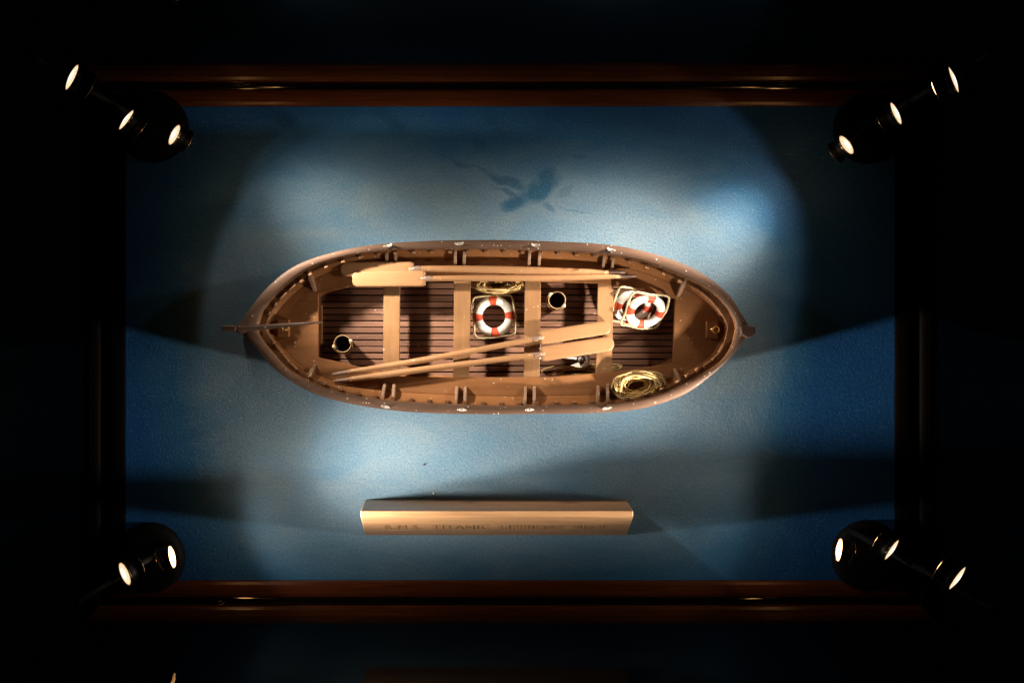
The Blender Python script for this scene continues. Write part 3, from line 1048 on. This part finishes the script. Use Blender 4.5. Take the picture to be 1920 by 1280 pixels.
mb.build('arm', M['silver'], anchor, origin=c)
for tri in ([(1069, 684.5), (1084.5, 678.8), (1087, 682), (1088, 690)], [(1069, 655), (1086, 649), (1088, 653), (1087, 660)]):
    w_ = [P(x, y_, za + .009) for x, y_ in tri]
    mb = MB(); mb.prism([(p.x, p.y) for p in w_][::-1], za + .0062, za + .0095)
    mb.build('fluke', M['silver'], anchor, origin=c, bevel=.0008)
cr = P(1088, 673, za + .004)
mb = MB(); mb.tube([(cr.x + .0036 * math.cos(t), cr.y + .0036 * math.sin(t), cr.z) for t in [2 * math.pi * k / 16 for k in range(16)]], .0013, 7, closed=True)
mb.build('shackle', M['iron'], anchor, origin=c)

# ------------------------------------------------------------------ wooden name block
yb, ym, yt = -.363, -.3135, -.3030
y0 = -.2960; zp = .099
xl0, xr0, xl1, xr1 = -.275, .2155, -.2712, .2170
mb = MB()
sec = [(yb, .0005), (ym, zp), (yt, zp + .0), (y0, .0005)]
L_ = [(xl0 if z < .01 else xl1, y_, z) for y_, z in sec]; R_ = [(xr0 if z < .01 else xr1, y_, z) for y_, z in sec]
mb.add(L_ + R_, [[0, 1, 2, 3], [7, 6, 5, 4], [0, 4, 5, 1], [1, 5, 6, 2], [2, 6, 7, 3], [3, 7, 4, 0]])
pc = Vector(((xl0 + xr0) / 2, -.33, 0))
plate = mb.build('name_block', M['plate'], origin=pc, loc=pc, bevel=.0013)
tag(plate, 'long wedge shaped wooden name block with faint engraved lettering, lying on the blue base', 'name block')
cu = bpy.data.curves.new('lettering', 'FONT'); cu.body = 'R.M.S.  TITANIC  LIFEBOAT  No 1'
cu.align_x = 'CENTER'; cu.align_y = 'CENTER'; cu.size = 1.0; cu.space_character = 1.12; cu.resolution_u = 3
tmp = bpy.data.objects.new('lettering_curve', cu); COL.objects.link(tmp)
bpy.context.view_layer.update()
dg = bpy.context.evaluated_depsgraph_get()
me = bpy.data.meshes.new_from_object(tmp.evaluated_get(dg))
bpy.data.objects.remove(tmp)
xs = [v.co.x for v in me.vertices]; wd = max(xs) - min(xs)
hs = [v.co.y for v in me.vertices]; ht = max(hs) - min(hs)
slope = Vector((0, ym - yb, zp)).normalized(); nrm = Vector((0, -slope.z, slope.y))
cen = Vector(((P(925, 0, .05).x), 0, 0)) + Vector((0, yb, 0)) + slope * (.47 * Vector((0, ym - yb, zp)).length)
for v in me.vertices:
    u = (v.co.x - (max(xs) + min(xs)) / 2) / wd * .400; w_ = (v.co.y - (max(hs) + min(hs)) / 2) / ht * .0235
    v.co = cen + Vector((u, 0, 0)) + slope * w_ + nrm * .0006 - pc
me.materials.append(M['letter'])
lt = bpy.data.objects.new('lettering', me); COL.objects.link(lt); lt.parent = plate

# ------------------------------------------------------------------ crumbs lying on the paint
def crumb(px, py, s, mat, label, cat):
    c = P(px, py, 0)
    rnd = random.Random(int(px))
    mb = MB(); rows = []
    for i in range(5):
        ph = math.pi * i / 4
        rows.append([(c.x + s * (math.sin(ph) + .02) * math.cos(t) * rnd.uniform(.7, 1.3), c.y + s * .8 * (math.sin(ph) + .02) * math.sin(t) * rnd.uniform(.7, 1.3), s * .6 * (1 - math.cos(ph)) + .0003) for t in [2 * math.pi * k / 7 for k in range(7)]])
    mb.grid(rows, closed_v=True, smooth=False)
    tag(mb.build('crumb', mat, origin=c, loc=c), label, cat)


crumb(813, 924, .0022, M['crumb'], 'tiny white crumb lying behind the wooden name block', 'crumb')
crumb(795, 870, .0026, M['fleck'], 'tiny dark fleck on the blue paint between boat and name block', 'fleck')
